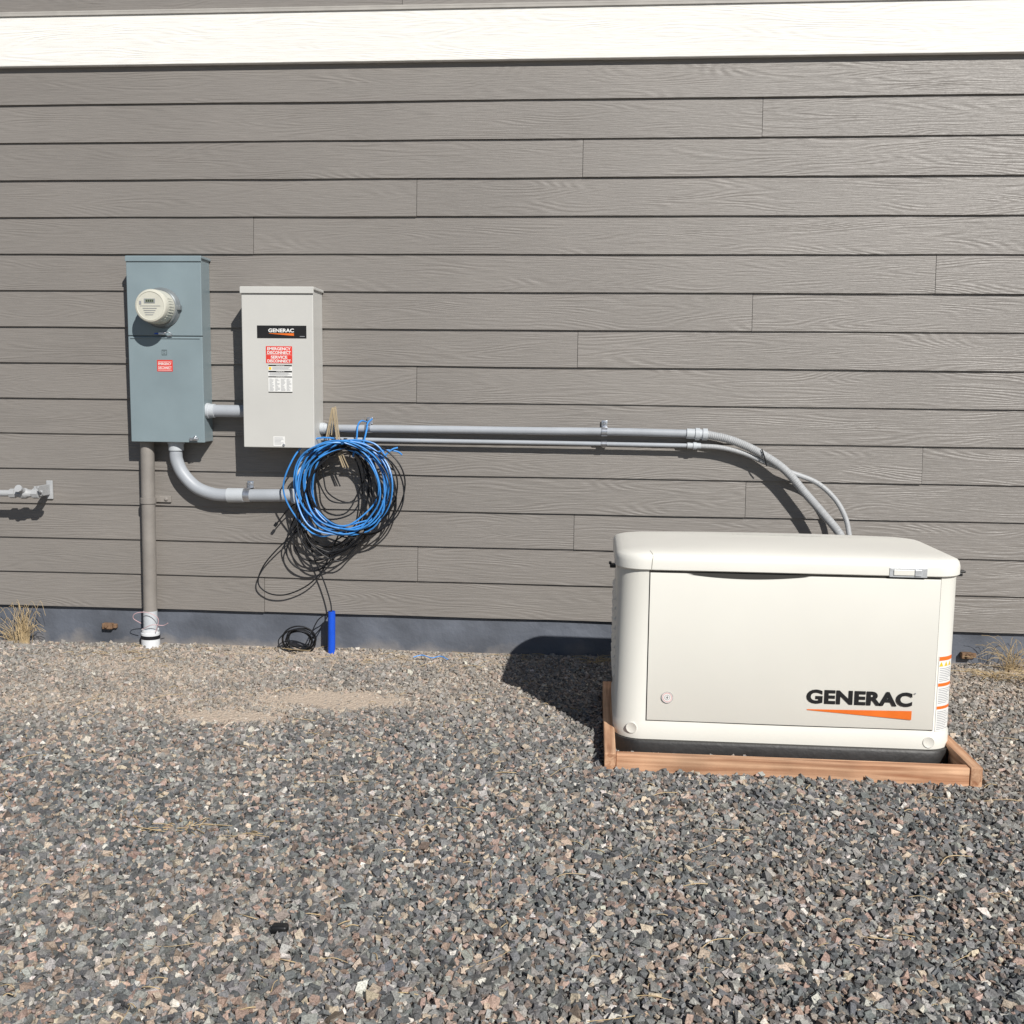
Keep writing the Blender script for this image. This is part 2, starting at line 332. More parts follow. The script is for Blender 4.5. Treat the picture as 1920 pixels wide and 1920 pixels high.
# ------------------------------------------------------------ house
def build_house():
    H=empty("house",(0,0,-.2),"house wall with grey lap siding and white trim board","house")
    S=.178; XL,XR=-6.0,5.0
    joints={13:[.744,-3.2,4.2],12:[-.083,-3.74,3.58],11:[-.875,-4.5,2.78],10:[-1.68,2.3],9:[1.564,-3.3],8:[.731,-3.1,4.4],7:[-.091,-3.75,3.57],6:[-.875,-4.5,2.78],5:[-1.66,2.3],4:[1.553,-3.3],3:[.732,-3.1,4.3],2:[-.093,-3.75,3.56],1:[-.869,-4.5,2.79],0:[-1.655,2.3],14:[-4.4,2.6]}
    mb=MB(); att=[]
    T=.0130
    def addrow(z0,js,h):
        js=sorted(js); xs=[XL]+js+[XR]
        for a,b in zip(xs[:-1],xs[1:]):
            a2=a+.0011; b2=b-.0011
            dz=random.uniform(-.0008,.0008); dy=random.uniform(-.0012,.0006)
            n=max(2,int((b2-a2)/.35)); V=[];F=[]
            off=[random.uniform(-.0010,.0010) for _ in range(n+1)]
            for i in range(n+1):
                x=a2+(b2-a2)*i/n
                V+=[(x,0+dy+off[i],z0+dz+off[i]),(x,.0115+dy,z0+h+.012),(x,.0115+T+dy,z0+h+.012),(x,T+dy+off[i],z0+dz+off[i])]
            for i in range(n):
                p=i*4;q=p+4
                F+=[(p,q,q+1,p+1),(p+3,p+2,q+2,q+3),(p,p+3,q+3,q),(p+1,q+1,q+2,p+2)]
            F+=[(0,1,2,3),(n*4,n*4+3,n*4+2,n*4+1)]
            mb.add(V,F); att.extend([random.random()]*len(F))
    for r in range(15): addrow(r*S,joints[r],S)
    for i in range(14):
        addrow(2.925+i*S,[random.uniform(-5,-4),random.uniform(-1.1,-.9),random.uniform(2.5,3)],S)
    v,f=bbox(XL,XR,.032,4.0,0.004,2.925+14*S+.05); mb.add(v,f); att.extend([.5]*len(f))
    o=mb.obj("siding_wall",M_SIDE,H)
    a=o.data.attributes.new("board","FLOAT","FACE"); a.data.foreach_set("value",np.array(att,np.float32))
    mb=MB()
    for a0,b0 in [(-6.03,-3.3),(-3.2985,2.463),(2.465,5.03)]:
        v,f=bbox(a0,b0,-.020,.012,2.667,2.905,.0025); mb.add(v,f)
    o=mb.obj("trim_board",M_TRIM,H); a=o.data.attributes.new("board","FLOAT","FACE"); a.data.foreach_set("value",np.array([.2+.3*(i*3//len(mb.f)) for i in range(len(mb.f))],np.float32))
    mb=MB(); v,f=bbox(-6.03,5.03,-.027,.012,2.908,2.916,.001); mb.add(v,f); v,f=bbox(-6.03,5.03,-.0275,-.0235,2.896,2.9075); mb.add(v,f)
    mb.obj("drip_flashing",M_FLASH,H)
    xs=np.linspace(XL,XR,160); V=[];F=[]
    for i,x in enumerate(xs):
        w=.0015*math.sin(x*5)+.001*math.sin(x*13)
        V+=[(x,.022+w,.001),(x,.020+w,-.09),(x,.022+w,-.30)]
    for i in range(len(xs)-1):
        p=i*3;q=p+3; F+=[(p,p+1,q+1,q),(p+1,p+2,q+2,q+1)]
    mb=MB(); mb.add(V,F); v,f=bbox(XL,XR,.032,4.0,-.3,.003); mb.add(v,f)
    mb.obj("foundation",M_FOUND,H,smooth=False)
build_house()

for (x,z) in [(-2.484,-.098),(1.813,-.115)]:
    b=empty("anchor_bracket",(x,0,z),"small rusty steel bracket on the painted foundation","bracket",group="rusty brackets along the foundation")
    mb=MB(); v,f=bbox(x-.028,x+.026,-.010,.0195,z-.016,z+.014,.004); mb.add(v,f); v,f=bbox(x+.0265,x+.045,.002,.0195,z-.012,z+.010,.003); mb.add(v,f)
    mb.obj("plate",M_RUST,b)
    mb=MB(); v,f=lathe((x-.004,-.0105,z),(0,-1,0),[(0,.009),(.006,.009),(.009,.006)],6); mb.add(v,f); mb.obj("bolt_head",M_RUST,b)

# ------------------------------------------------------------ meter box
def build_meter_box():
    X0,X1,Z0,Z1=-2.272,-1.901,.860,1.754; YF=-.118
    R=empty("electric_meter_box",((X0+X1)/2,0,Z0),"blue-grey steel meter cabinet mounted on the grey siding","meter box")
    mb=MB(); v,f=bbox(X0+.004,X1-.004,YF+.014,.004,Z0+.003,Z1-.008,.003); mb.add(v,f)
    mb.obj("cabinet",M_MBOX,R)
    mb=MB(); v,f=bbox(X0-.002,X1+.004,YF-.004,.006,Z1-.012,Z1+.001,.003); mb.add(v,f); v,f=bbox(X0-.002,X1+.004,YF-.006,YF-.002,Z1-.026,Z1-.002,.0015); mb.add(v,f)
    mb.obj("top_cap",M_MBOX,R)
    ZM=1.3735
    mb=MB(); v,f=bbox(X0,X1,YF,YF+.0135,ZM+.002,Z1-.013,.003); mb.add(v,f)
    up=mb.obj("upper_cover",M_MBOX,R)
    mb=MB(); v,f=bbox(X0,X1,YF,YF+.0135,Z0,ZM-.002,.003); mb.add(v,f)
    v,f=bbox(X0+.012,X1-.012,YF-.004,YF-.0005,ZM-.012,ZM-.006,.001); mb.add(v,f)
    lo=mb.obj("lower_door",M_MBOX,R)
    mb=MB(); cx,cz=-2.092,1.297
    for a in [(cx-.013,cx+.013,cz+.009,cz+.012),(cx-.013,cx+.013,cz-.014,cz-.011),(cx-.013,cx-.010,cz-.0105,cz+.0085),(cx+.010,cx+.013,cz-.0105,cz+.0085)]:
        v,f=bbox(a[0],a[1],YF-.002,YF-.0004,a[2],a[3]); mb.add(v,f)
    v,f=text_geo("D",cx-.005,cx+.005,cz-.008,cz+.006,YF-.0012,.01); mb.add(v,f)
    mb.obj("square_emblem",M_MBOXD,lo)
    mb=MB(); lx0,lx1,lz0,lz1=-2.130,-2.052,1.204,1.259
    v,f=rect(lx0,lx1,lz0,lz1,YF-.001); mb.add(v,f,0)
    v,f=text_geo("EMERGENCY",lx0+.006,lx1-.006,lz0+.030,lz0+.043,YF-.0016,.02); mb.add(v,f,1)
    v,f=text_geo("DISCONNECT",lx0+.006,lx1-.006,lz0+.011,lz0+.024,YF-.0016,.02); mb.add(v,f,1)
    v,f=rect(lx0+.005,lx1-.005,lz1-.009,lz1-.0075,YF-.0016); mb.add(v,f,1); v,f=rect(lx0+.005,lx1-.005,lz0+.005,lz0+.007,YF-.0016); mb.add(v,f,1)
    mb.obj("warning_label",[M_RED,M_LWHITE],lo)
    mb=MB(); v,f=bbox(-1.975,-1.935,YF-.010,YF-.0006,.868,.884,.003); mb.add(v,f)
    v,f=lathe((-1.945,YF-.011,.880),(0,-1,0),[(0,.009),(.010,.009),(.013,.005)],12); mb.add(v,f)
    v,f=tube([(-1.95,YF-.02,.885),(-1.935,YF-.03,.892),(-1.925,YF-.02,.878),(-1.94,YF-.015,.870)],.0015,6); mb.add(v,f)
    mb.obj("latch",M_STEEL,lo)
    c=(-2.100,YF,1.508)
    mb=MB(); v,f=lathe(c,(0,-1,0),[(-.002,.097),(.006,.097),(.012,.092),(.030,.089),(.034,.084)],40); mb.add(v,f)
    v,f=bbox(c[0]+.080,c[0]+.104,YF-.032,YF-.004,c[2]-.012,c[2]+.012,.003); mb.add(v,f)
    mt=mb.obj("electric_meter",M_RING,up,smooth=True)
    mb=MB(); v,f=lathe(c,(0,-1,0),[(.0345,.081),(.10,.0795),(.118,.0785),(.126,.074),(.129,.066),(.1265,.064)],40); mb.add(v,f)
    for k in range(40):
        a=2*math.pi*k/40
        if math.sin(a)<.5:
            x=c[0]+.080*math.cos(a); z=c[2]+.080*math.sin(a); v,f=bbox(x-.0016,x+.0016,YF-.098,YF-.045,z-.0016,z+.0016); mb.add(v,f)
    mb.obj("meter_cover",M_CREAM,mt,smooth=True)
    yf=YF-.1275
    mb=MB()
    v,f=rect(c[0]-.030,c[0]+.024,c[2]+.012,c[2]+.033,yf-.0008); mb.add(v,f,2)
    v,f=rect(c[0]-.024,c[0]+.018,c[2]+.015,c[2]+.030,yf-.0014); mb.add(v,f,0)
    for i in range(4):
        v,f=rect(c[0]-.018+i*.009,c[0]-.0135+i*.009,c[2]+.018,c[2]+.027,yf-.0019); mb.add(v,f,1)
    v,f=rect(c[0]-.050,c[0]+.050,c[2]-.0015,c[2]+.0003,yf-.0008); mb.add(v,f,2)
    for i in range(4):
        v,f=rect(c[0]-.037+.004*i,c[0]+.032-.006*i,c[2]-.013-.010*i,c[2]-.0105-.010*i,yf-.0008); mb.add(v,f,2)
    v,f=rect(c[0]-.054,c[0]-.043,c[2]+.006,c[2]+.022,yf-.0008); mb.add(v,f,2)
    mb.obj("meter_display",[M_LCD,M_INK,M_GREYINK],mt)
    mb=MB(); v,f=tube([(c[0]+.005,YF-.012,1.392),(c[0]+.018,YF-.022,1.386),(c[0]+.040,YF-.022,1.391),(c[0]+.055,YF-.014,1.378),(c[0]+.03,YF-.012,1.373)],.0022,6); mb.add(v,f,0)
    v,f=bbox(c[0]-.012,c[0]+.022,YF-.020,YF-.0006,1.379,1.391,.002); mb.add(v,f,0)
    v,f=bbox(c[0]-.035,c[0]-.013,YF-.012,YF-.004,1.382,1.388,.001); mb.add(v,f,1)
    mb.obj("seal_tag",[M_STEEL,M_BLUEP],up)
build_meter_box()

# ------------------------------------------------------------ transfer switch box
def build_tbox():
    X0,X1,Z0,Z1=-1.686,-1.339,.845,1.602; YF=-.172
    R=empty("transfer_switch_box",((X0+X1)/2,0,Z0),"light grey steel switch cabinet with black name plate and labels","electrical box")
    mb=MB(); v,f=bbox(X0+.003,X1-.003,YF+.020,.004,Z0+.004,Z1-.006,.003); mb.add(v,f); mb.obj("cabinet",M_TBOX,R)
    mb=MB(); v,f=bbox(X0,X1,YF,YF+.0185,Z0,Z1-.014,.0035); mb.add(v,f); fc=mb.obj("front_cover",M_TBOX,R)
    mb=MB()
    v,f=bbox(X0-.004,X1+.005,YF-.006,.008,Z1-.010,Z1+.004,.003); mb.add(v,f)
    v,f=bbox(X0-.004,X1+.005,YF-.009,YF-.005,Z1-.028,Z1+.002,.0015); mb.add(v,f)
    mb.obj("rain_lid",M_TBOX,R)
    y=YF-.001
    mb=MB(); a,b,c,d=-1.611,-1.372,1.365,1.424
    v,f=bbox(a,b,YF-.0018,YF-.0004,c,d); mb.add(v,f,0)
    yt=YF-.0024
    v,f=text_geo("GENERAC",a+.055,b-.060,c+.027,c+.045,yt,.035,space=1.02); mb.add(v,f,1)
    V=[(a+.058,yt,c+.021),(b-.060,yt,c+.011),(b-.060,yt,c+.023),(a+.058,yt,c+.0225)]; mb.add(V,[(0,1,2,3)],2)
    v,f=rect(b-.032,b-.008,c+.007,c+.010,yt); mb.add(v,f,3)
    mb.obj("name_plate",[M_INK,M_LWHITE,M_ORANGE,M_GREYINK],fc)
    mb=MB(); a,b,c,d=-1.570,-1.442,1.247,1.327
    v,f=rect(a,b,c,d,y); mb.add(v,f,0)
    for i,t in enumerate(["EMERGENCY","DISCONNECT","SERVICE","DISCONNECT"]):
        zt=d-.005-i*.018-(.0035 if i>1 else 0); w=.057 if t!="SERVICE" else .040
        v,f=text_geo(t,(a+b)/2-w,(a+b)/2+w,zt-.0142,zt,y-.0006,.03); mb.add(v,f,1)
    v,f=rect(a+.004,b-.004,(c+d)/2-.0006,(c+d)/2+.0004,y-.0006); mb.add(v,f,1)
    mb.obj("red_label",[M_RED,M_LWHITE],fc)
    mb=MB(); a,b,c,d=-1.560,-1.443,1.108,1.240
    v,f=rect(a,b,c,d,y); mb.add(v,f,0)
    for (u0,u1) in [(.0,.007),(.028,.036),(.054,.060)]:
        v,f=rect(a+.001,b-.001,d-u1,d-u0-.001,y-.0006); mb.add(v,f,1)
        v,f=text_geo("WARNING",(a+b)/2-.02,(a+b)/2+.02,d-u1+.0015,d-u0-.0025,y-.0011,.02); mb.add(v,f,0)
    v,f=rect(a+.003,a+.016,d-.024,d-.011,y-.0006); mb.add(v,f,3)
    random.seed(3)
    for i in range(4):
        v,f=rect(a+.020,b-.006-random.random()*.02,d-.0125-.0035*i,d-.0112-.0035*i,y-.0006); mb.add(v,f,2)
        v,f=rect(a+.006,b-.006-random.random()*.02,d-.040-.0035*i,d-.0387-.0035*i,y-.0006); mb.add(v,f,2)
    for i in range(14):
        zz=d-.067-.0042*i
        for s in range(4):
            xa=a+.005+s*.028; v,f=rect(xa,xa+random.uniform(.009,.024),zz-.0013,zz,y-.0006); mb.add(v,f,2)
    v,f=rect(a,b,c,c+.004,y-.0006); mb.add(v,f,1)
    mb.obj("rating_label",[M_LWHITE,M_INK,M_GREYINK,M_YEL],fc)
    mb=MB(); a,b,c,d=-1.540,-1.483,.852,.899
    v,f=rect(a,b,c,d,y); mb.add(v,f,0)
    for i in range(6):
        v,f=rect(a+.005,b-.006-random.random()*.015,d-.008-.006*i,d-.0063-.006*i,y-.0006); mb.add(v,f,1)
    mb.obj("inspection_sticker",[M_LWHITE,M_GREYINK],fc)
    mb=MB(); v,f=lathe((-1.489,YF-.0005,.858),(0,-1,0),[(0,.007),(.004,.006)],10); mb.add(v,f); mb.obj("cover_screw",M_STEEL,fc)
build_tbox()

# ------------------------------------------------------------ conduits
def strap(parent,cx,z0,z1,y=-.052,w=.028,r=.022,axis='x',tab=True):
    mb=MB(); zc=(z0+z1)/2
    V=[];F=[]; n=16
    prof=[(0.0,zc-r)]+[(y-r*1.0*math.cos(t),zc+r*math.sin(t)) for t in np.linspace(-math.pi/2,math.pi/2,n)]+[(0.0,zc+r)]
    k=len(prof)
    for dx in (-w/2,w/2):
        for (yy,zz) in prof: V.append((cx+dx,yy,zz))
        for (yy,zz) in prof: V.append((cx+dx,yy+.0025 if yy<y else yy,zz))
    for i in range(k-1):
        F.append((i,i+1,2*k+i+1,2*k+i)); F.append((i,k+i,k+i+1,i+1)); F.append((2*k+i,2*k+i+1,3*k+i+1,3*k+i))
    mb.add(V,F)
    if tab:
        v,f=bbox(cx-w/2,cx+w/2,-.010,-.004,zc+r,zc+r+.032,.001); mb.add(v,f)
        v,f=lathe((cx,-.010,zc+r+.019),(0,-1,0),[(0,.008),(.006,.008),(.009,.005)],8); mb.add(v,f)
    return mb
def build_conduits():
    y=-.050
    R=empty("conduit_pipe",(-.45,0,.936),"long grey conduit along the siding ending in flexible conduit","conduit")
    mb=MB(); v,f=tube([(-1.341,y,.937),(-.9,y,.9385),(-.3,y,.9385),(.10,y,.940),(.45,y,.936)],.0185,20,6); mb.add(v,f); mb.obj("pipe",M_PVC,R,True)
    mb=MB(); v,f=lathe((-1.341,y,.937),(1,0,0),[(0,.027),(.022,.027),(.0225,.023),(.06,.023),(.061,.019)],20); mb.add(v,f); mb.obj("box_connector",M_PVCL,R,True)
    mb=MB(); v,f=lathe((.435,y,.936),(1,-.0,-.03),[(0,.0185),(.001,.025),(.04,.025),(.041,.030),(.062,.030),(.063,.024),(.075,.024),(.076,.029),(.098,.029),(.100,.021)],14); mb.add(v,f); mb.obj("coupling",M_PVCL,R,True)
    P=[(.53,y,.933),(.643,-.053,.909),(.769,-.06,.856),(.895,-.07,.775),(.997,-.08,.663),(1.083,-.10,.566),(1.152,-.14,.477),(1.18,-.22,.38),(1.19,-.36,.28),(1.19,-.52,.20),(1.185,-.695,.16)]
    mb=MB(); v,f=tube(P,.02,18,60,rf=lambda L:.0195+.0011*math.sin(L*2*math.pi/.009)); mb.add(v,f); mb.obj("flexible_section",M_FLEX,R,True)
    for x in (.045,-1.105):
        m=strap(R,x,.917,.960,y,r=.0215); m.obj("strap",M_STEEL,R,True)
    R=empty("conduit_pipe",(-.45,0,.88),"thin grey conduit running just below the long one","conduit")
    mb=MB(); v,f=tube([(-1.341,y+.01,.884),(-.9,y+.01,.882),(-.2,y+.01,.881),(.45,y+.01,.878)],.0105,14,6); mb.add(v,f); mb.obj("pipe",M_PVC,R,True)
    mb=MB(); v,f=lathe((.44,y+.008,.878),(1,0,-.01),[(0,.0105),(.001,.015),(.028,.015),(.029,.019),(.044,.019),(.045,.015),(.064,.015),(.066,.011)],12); mb.add(v,f); mb.obj("coupling",M_PVCL,R,True)
    P=[(.50,y+.008,.877),(.60,-.045,.871),(.70,-.048,.848),(.797,-.05,.810),(.923,-.055,.762),(1.049,-.06,.714),(1.134,-.08,.640),(1.182,-.10,.555),(1.197,-.13,.475),(1.20,-.2,.37),(1.2,-.36,.25),(1.21,-.5,.18),(1.22,-.695,.16)]
    mb=MB(); v,f=tube(P,.0125,12,40,rf=lambda L:.0120+.0006*math.sin(L*2*math.pi/.007)); mb.add(v,f); mb.obj("flexible_section",M_FLEX,R,True)
    m=strap(R,.045,.868,.893,y+.01,r=.0125,tab=False); m.obj("strap",M_STEEL,R,True)
    mb=MB(); v,f=tube([(.785,-.085,.87),(.80,-.088,.83),(.812,-.075,.79)],.003,6); mb.add(v,f); mb.obj("cable_tie",M_BLACK,R)
    R=empty("conduit_nipple",(-1.79,0,1.0),"short thick grey conduit joining the two cabinets","conduit")
    mb=MB(); v,f=lathe((-1.904,-.07,1.015),(1,0,0),[(0,.030),(.218,.030)],24); mb.add(v,f); mb.obj("pipe",M_PVC,R,True)
    mb=MB(); v,f=lathe((-1.904,-.07,1.015),(1,0,0),[(0,.038),(.012,.038),(.0125,.034),(.040,.034),(.041,.030)],24); mb.add(v,f); mb.obj("connector",M_PVCL,R,True)
    R=empty("conduit_elbow",(-1.9,0,.6),"grey conduit elbow curving from the meter cabinet to the switch cabinet","conduit")
    y=-.055
    P=[(-2.072,y,.86),(-2.074,y,.81),(-2.070,y,.765),(-2.040,y,.70),(-1.975,y,.635),(-1.89,y,.603),(-1.80,y,.598),(-1.65,y,.600),(-1.475,y,.604)]
    mb=MB(); v,f=tube(P,.0315,24,10); mb.add(v,f); mb.obj("pipe",M_PVC,R,True)
    mb=MB(); v,f=lathe((-2.072,y,.862),(0,0,-1),[(0,.041),(.014,.041),(.0145,.037),(.045,.037),(.046,.032)],24); mb.add(v,f); mb.obj("box_connector",M_PVCL,R,True)
    mb=MB(); v,f=lathe((-1.815,y,.598),(1,0,.01),[(0,.032),(.001,.036),(.085,.036),(.086,.032)],24); mb.add(v,f); mb.obj("coupling",M_PVCL,R,True)
    mb=MB(); v,f=bbox(-1.485,-1.375,y-.040,y+.036,.565,.640,.012,3); mb.add(v,f); v,f=bbox(-1.455,-1.375,y-.038,y+.036,.6395,.745,.010,3); mb.add(v,f)
    v,f=lathe((-1.415,y,.73),(0,0,1),[(0,.036),(.045,.036),(.046,.030),(.12,.030)],20); mb.add(v,f); mb.obj("junction_fitting",M_PVCL,R,True)
    m=strap(R,-1.713,.57,.63,y,r=.0345,w=.032); m.obj("strap",M_STEEL,R,True)
    R=empty("conduit_riser",(-2.23,0,-.19),"taupe painted vertical conduit rising from the gravel to the meter cabinet","conduit")
    y=-.05
    mb=MB(); v,f=lathe((-2.232,y,-.01),(.010,0,.87),[(0,.0335),(.868,.0335)],24); mb.add(v,f)
    v,f=lathe((-2.2255,y,.548),(.010,0,.87),[(0,.0335),(.001,.0385),(.028,.0385),(.029,.0335)],24); mb.add(v,f)
    mb.obj("pipe",M_TAUPE,R,True)
    mb=MB(); v,f=bbox(-2.278,-2.125,-.012,-.002,.551,.583,.002); mb.add(v,f)
    v,f=lathe((-2.148,-.012,.568),(0,-1,0),[(0,.009),(.006,.009),(.008,.005)],8); mb.add(v,f); mb.obj("pipe_clamp",M_TAUPE,R)
    mb=MB(); v,f=lathe((-2.233,y,-.10),(0,0,1),[(0,.0350),(.10,.0350)],24); mb.add(v,f); mb.obj("lower_sleeve",M_PVCL,R,True)
    mb=MB(); v,f=lathe((-2.235,y,-.23),(0,0,1),[(0,.046),(.118,.046),(.119,.043),(.135,.043),(.136,.036)],24); mb.add(v,f); mb.obj("white_sleeve",M_WHITE,R,True)
    mb=MB(); v,f=lathe((-2.235,y,-.142),(0.03,0,1),[(0,.0475),(.018,.0475)],24); mb.add(v,f); mb.obj("tape_band",M_BLACK,R,True)
    mb=MB(); v,f=tube([(-2.27,-.08,-.06),(-2.30,-.10,-.03),(-2.28,-.11,-.002),(-2.22,-.11,.003),(-2.17,-.10,-.03),(-2.19,-.09,-.10)],.0018,6); mb.add(v,f)
    v,f=tube([(-2.26,-.09,-.09),(-2.20,-.11,-.06),(-2.15,-.09,-.065),(-2.12,-.10,-.05)],.0018,6); mb.add(v,f); mb.obj("tie_wire",M_PINK,R)
build_conduits()

# ------------------------------------------------------------ wires
def build_wires():
    random.seed(33)
    R=empty("wire_coil",(-1.2,0,.4),"tangled coil of blue and black wire hung over the conduit","wire")
    def coil(turns,a0,a1,b0,b1,ph0,ph1,y0,y1,T=(-1.175,.862),jt=.016):
        pts=[]; N=26
        pr=[]
        for k in range(turns+2): pr.append((random.uniform(a0,a1),random.uniform(b0,b1),math.radians(random.uniform(ph0,ph1)),random.uniform(y0,y1),T[0]+random.uniform(-jt,jt)*2,T[1]+random.uniform(-jt,jt)))
        for k in range(turns):
            w1,w2,w3=random.uniform(0,6),random.uniform(.004,.014),random.choice([3,4,5])
            for i in range(N):
                t=i/N; s=t*t*(3-2*t)
                a,b,ph,y,tx,tz=[pr[k][j]*(1-s)+pr[k+1][j]*s for j in range(6)]
                th=2*math.pi*t
                d=(-math.sin(ph),-math.cos(ph)); p=(math.cos(ph),-math.sin(ph))
                u=a*(1-math.cos(th)); w=b*math.sin(th)
                wob=w2*math.sin(th*w3+w1)*math.sin(th/2)
                pts.append((tx+d[0]*u+p[0]*(w+wob),y+.016*math.sin(th*3+k),tz+d[1]*(u+wob)+p[1]*(w+wob)))
        return pts
    mb=MB()
    v,f=tube(coil(5,.195,.225,.205,.248,-6,8,-.165,-.09,(-1.180,.868),.015),.0042,7,2); mb.add(v,f)
    v,f=tube(coil(4,.205,.245,.16,.225,2,24,-.165,-.09,(-1.185,.86),.02),.0042,7,2); mb.add(v,f)
    v,f=tube(coil(3,.17,.215,.15,.235,-10,10,-.165,-.09,(-1.185,.85),.02),.0040,7,2); mb.add(v,f)
    for T in ([(-1.17,-.10,.80),(-1.155,-.085,.88),(-1.15,-.078,.95),(-1.135,-.07,.975),(-1.12,-.02,.97)],[(-1.12,-.12,.84),(-1.105,-.085,.93),(-1.10,-.08,.965),(-1.085,-.05,.985)],
              [(-1.10,-.12,.80),(-1.02,-.12,.835),(-.955,-.10,.832),(-.93,-.09,.815)],[(-1.30,-.12,.82),(-1.38,-.12,.78),(-1.43,-.10,.70),(-1.44,-.08,.60),(-1.40,-.09,.50)],[(-1.02,-.13,.80),(-.975,-.12,.84),(-.95,-.1,.85)],
              [(-1.33,-.13,.80),(-1.20,-.14,.88),(-1.06,-.13,.87),(-.99,-.12,.79)]):
        v,f=tube(T,.0042,7,6); mb.add(v,f)
    mb.obj("blue_wire",M_BLUE,R,True)
    mb=MB()
    v,f=tube(coil(5,.19,.245,.17,.250,-14,12,-.15,-.05,(-1.172,.862),.02),.0038,7,2); mb.add(v,f)
    v,f=tube(coil(3,.19,.225,.20,.245,-8,10,-.165,-.09,(-1.175,.862),.02),.0038,7,2); mb.add(v,f)
    v,f=tube(coil(8,.235,.315,.13,.205,8,27,-.13,-.045,(-1.19,.85),.02),.0037,7,2); mb.add(v,f)
    v,f=tube(coil(2,.11,.16,.10,.15,-10,20,-.12,-.05,(-1.22,.88)),.0036,7,2); mb.add(v,f)
    L=[[(-1.36,-.06,.50),(-1.47,-.05,.42),(-1.57,-.045,.33),(-1.645,-.04,.24),(-1.672,-.04,.155),(-1.62,-.04,.105),(-1.53,-.04,.100),(-1.42,-.045,.15),(-1.34,-.05,.23),(-1.29,-.06,.33),(-1.24,-.07,.44)],
       [(-1.42,-.08,.60),(-1.50,-.06,.54),(-1.545,-.05,.49),(-1.575,-.05,.452)],
       [(-1.38,-.08,.55),(-1.47,-.06,.45),(-1.53,-.05,.36),(-1.50,-.05,.27),(-1.42,-.05,.225),(-1.33,-.05,.25),(-1.24,-.06,.36)],
       [(-1.40,-.08,.60),(-1.46,-.06,.52),(-1.50,-.05,.42),(-1.45,-.05,.30),(-1.36,-.05,.28),(-1.22,-.06,.34),(-1.08,-.07,.46)],
       [(-1.42,-.05,.43),(-1.39,-.045,.31),(-1.335,-.05,.18),(-1.30,-.06,.08),(-1.289,-.075,.03),(-1.289,-.08,-.02)],
       [(-1.40,-.08,.52),(-1.49,-.06,.40),(-1.52,-.05,.31),(-1.47,-.05,.24),(-1.36,-.05,.23),(-1.26,-.06,.32)]]
    for T in L: v,f=tube(T,.0036,7,8); mb.add(v,f)
    v,f=lathe((-1.580,-.05,.447),(.6,0,.8),[(0,.008),(.02,.008)],8); mb.add(v,f)
    mb.obj("black_wire",M_BLACK,R,True)
    mb=MB()
    for i in range(5):
        dx=random.uniform(-.010,.010); dy=random.uniform(-.01,.01)
        v,f=tube([(-1.285+dx*2,-.10,.90+dx),(-1.272+dx,-.095+dy,1.0),(-1.264+dx,-.09+dy,1.035+dy),(-1.254+dx,-.10+dy,.99),(-1.242+dx,-.105+dy,.90),(-1.228+dx*1.5,-.11+dy,.82),(-1.20+dx*2,-.11,.75)],.0026,6,6); mb.add(v,f)
    mb.obj("beige_wire",M_BEIGE,R,True)
    R=empty("wire_bundle",(-1.45,-.09,-.19),"small coil of black wire lying on gravel at the foundation","wire")
    mb=MB(); pts=[]
    for k in range(7*20):
        t=2*math.pi*k/20; r=.072+.014*math.sin(k*.13)+.006*math.sin(t*.37)
        pts.append((-1.452+r*math.cos(t)+.006*math.sin(k*.31),-.085-.30*r*math.sin(t)*1.0+.012*math.sin(k*.17),-.118+.82*r*math.sin(t)+.008*math.cos(k*.21)))
    v,f=tube(pts,.0032,7,2); mb.add(v,f)
    for T in ([(-1.39,-.08,-.08),(-1.36,-.07,-.02),(-1.32,-.075,.012),(-1.295,-.08,.03),(-1.288,-.08,.0)],[(-1.40,-.09,-.12),(-1.345,-.09,-.06),(-1.31,-.085,.0),(-1.29,-.08,.028),(-1.286,-.08,0)],[(-1.46,-.11,-.18),(-1.53,-.12,-.16),(-1.55,-.11,-.12),(-1.52,-.1,-.08)]):
        v,f=tube(T,.0030,7,8); mb.add(v,f)
    mb.obj("black_wire",M_BLACK,R,True)
    R=empty("blue_pipe_stub",(-1.288,-.08,-.19),"bright blue plastic pipe stub standing up from the gravel","pipe")
    mb=MB(); V,F=lathe((-1.290,-.08,-.24),(.012,0,1),[(0,.0185),(.27,.0185),(.271,.0165),(.20,.0160)],20,cap=False); mb.add(V,F); mb.obj("pipe",M_BLUEP,R,True)
    R=empty("wire_scrap",(-.79,-.16,-.18),"thin blue wire offcut lying on the gravel","wire")
    mb=MB(); v,f=tube([(-.86,-.17,-.166),(-.82,-.15,-.160),(-.77,-.165,-.168),(-.73,-.15,-.162),(-.69,-.16,-.175)],.0026,6); mb.add(v,f); mb.obj("blue_wire",M_BLUE,R,True)
build_wires()

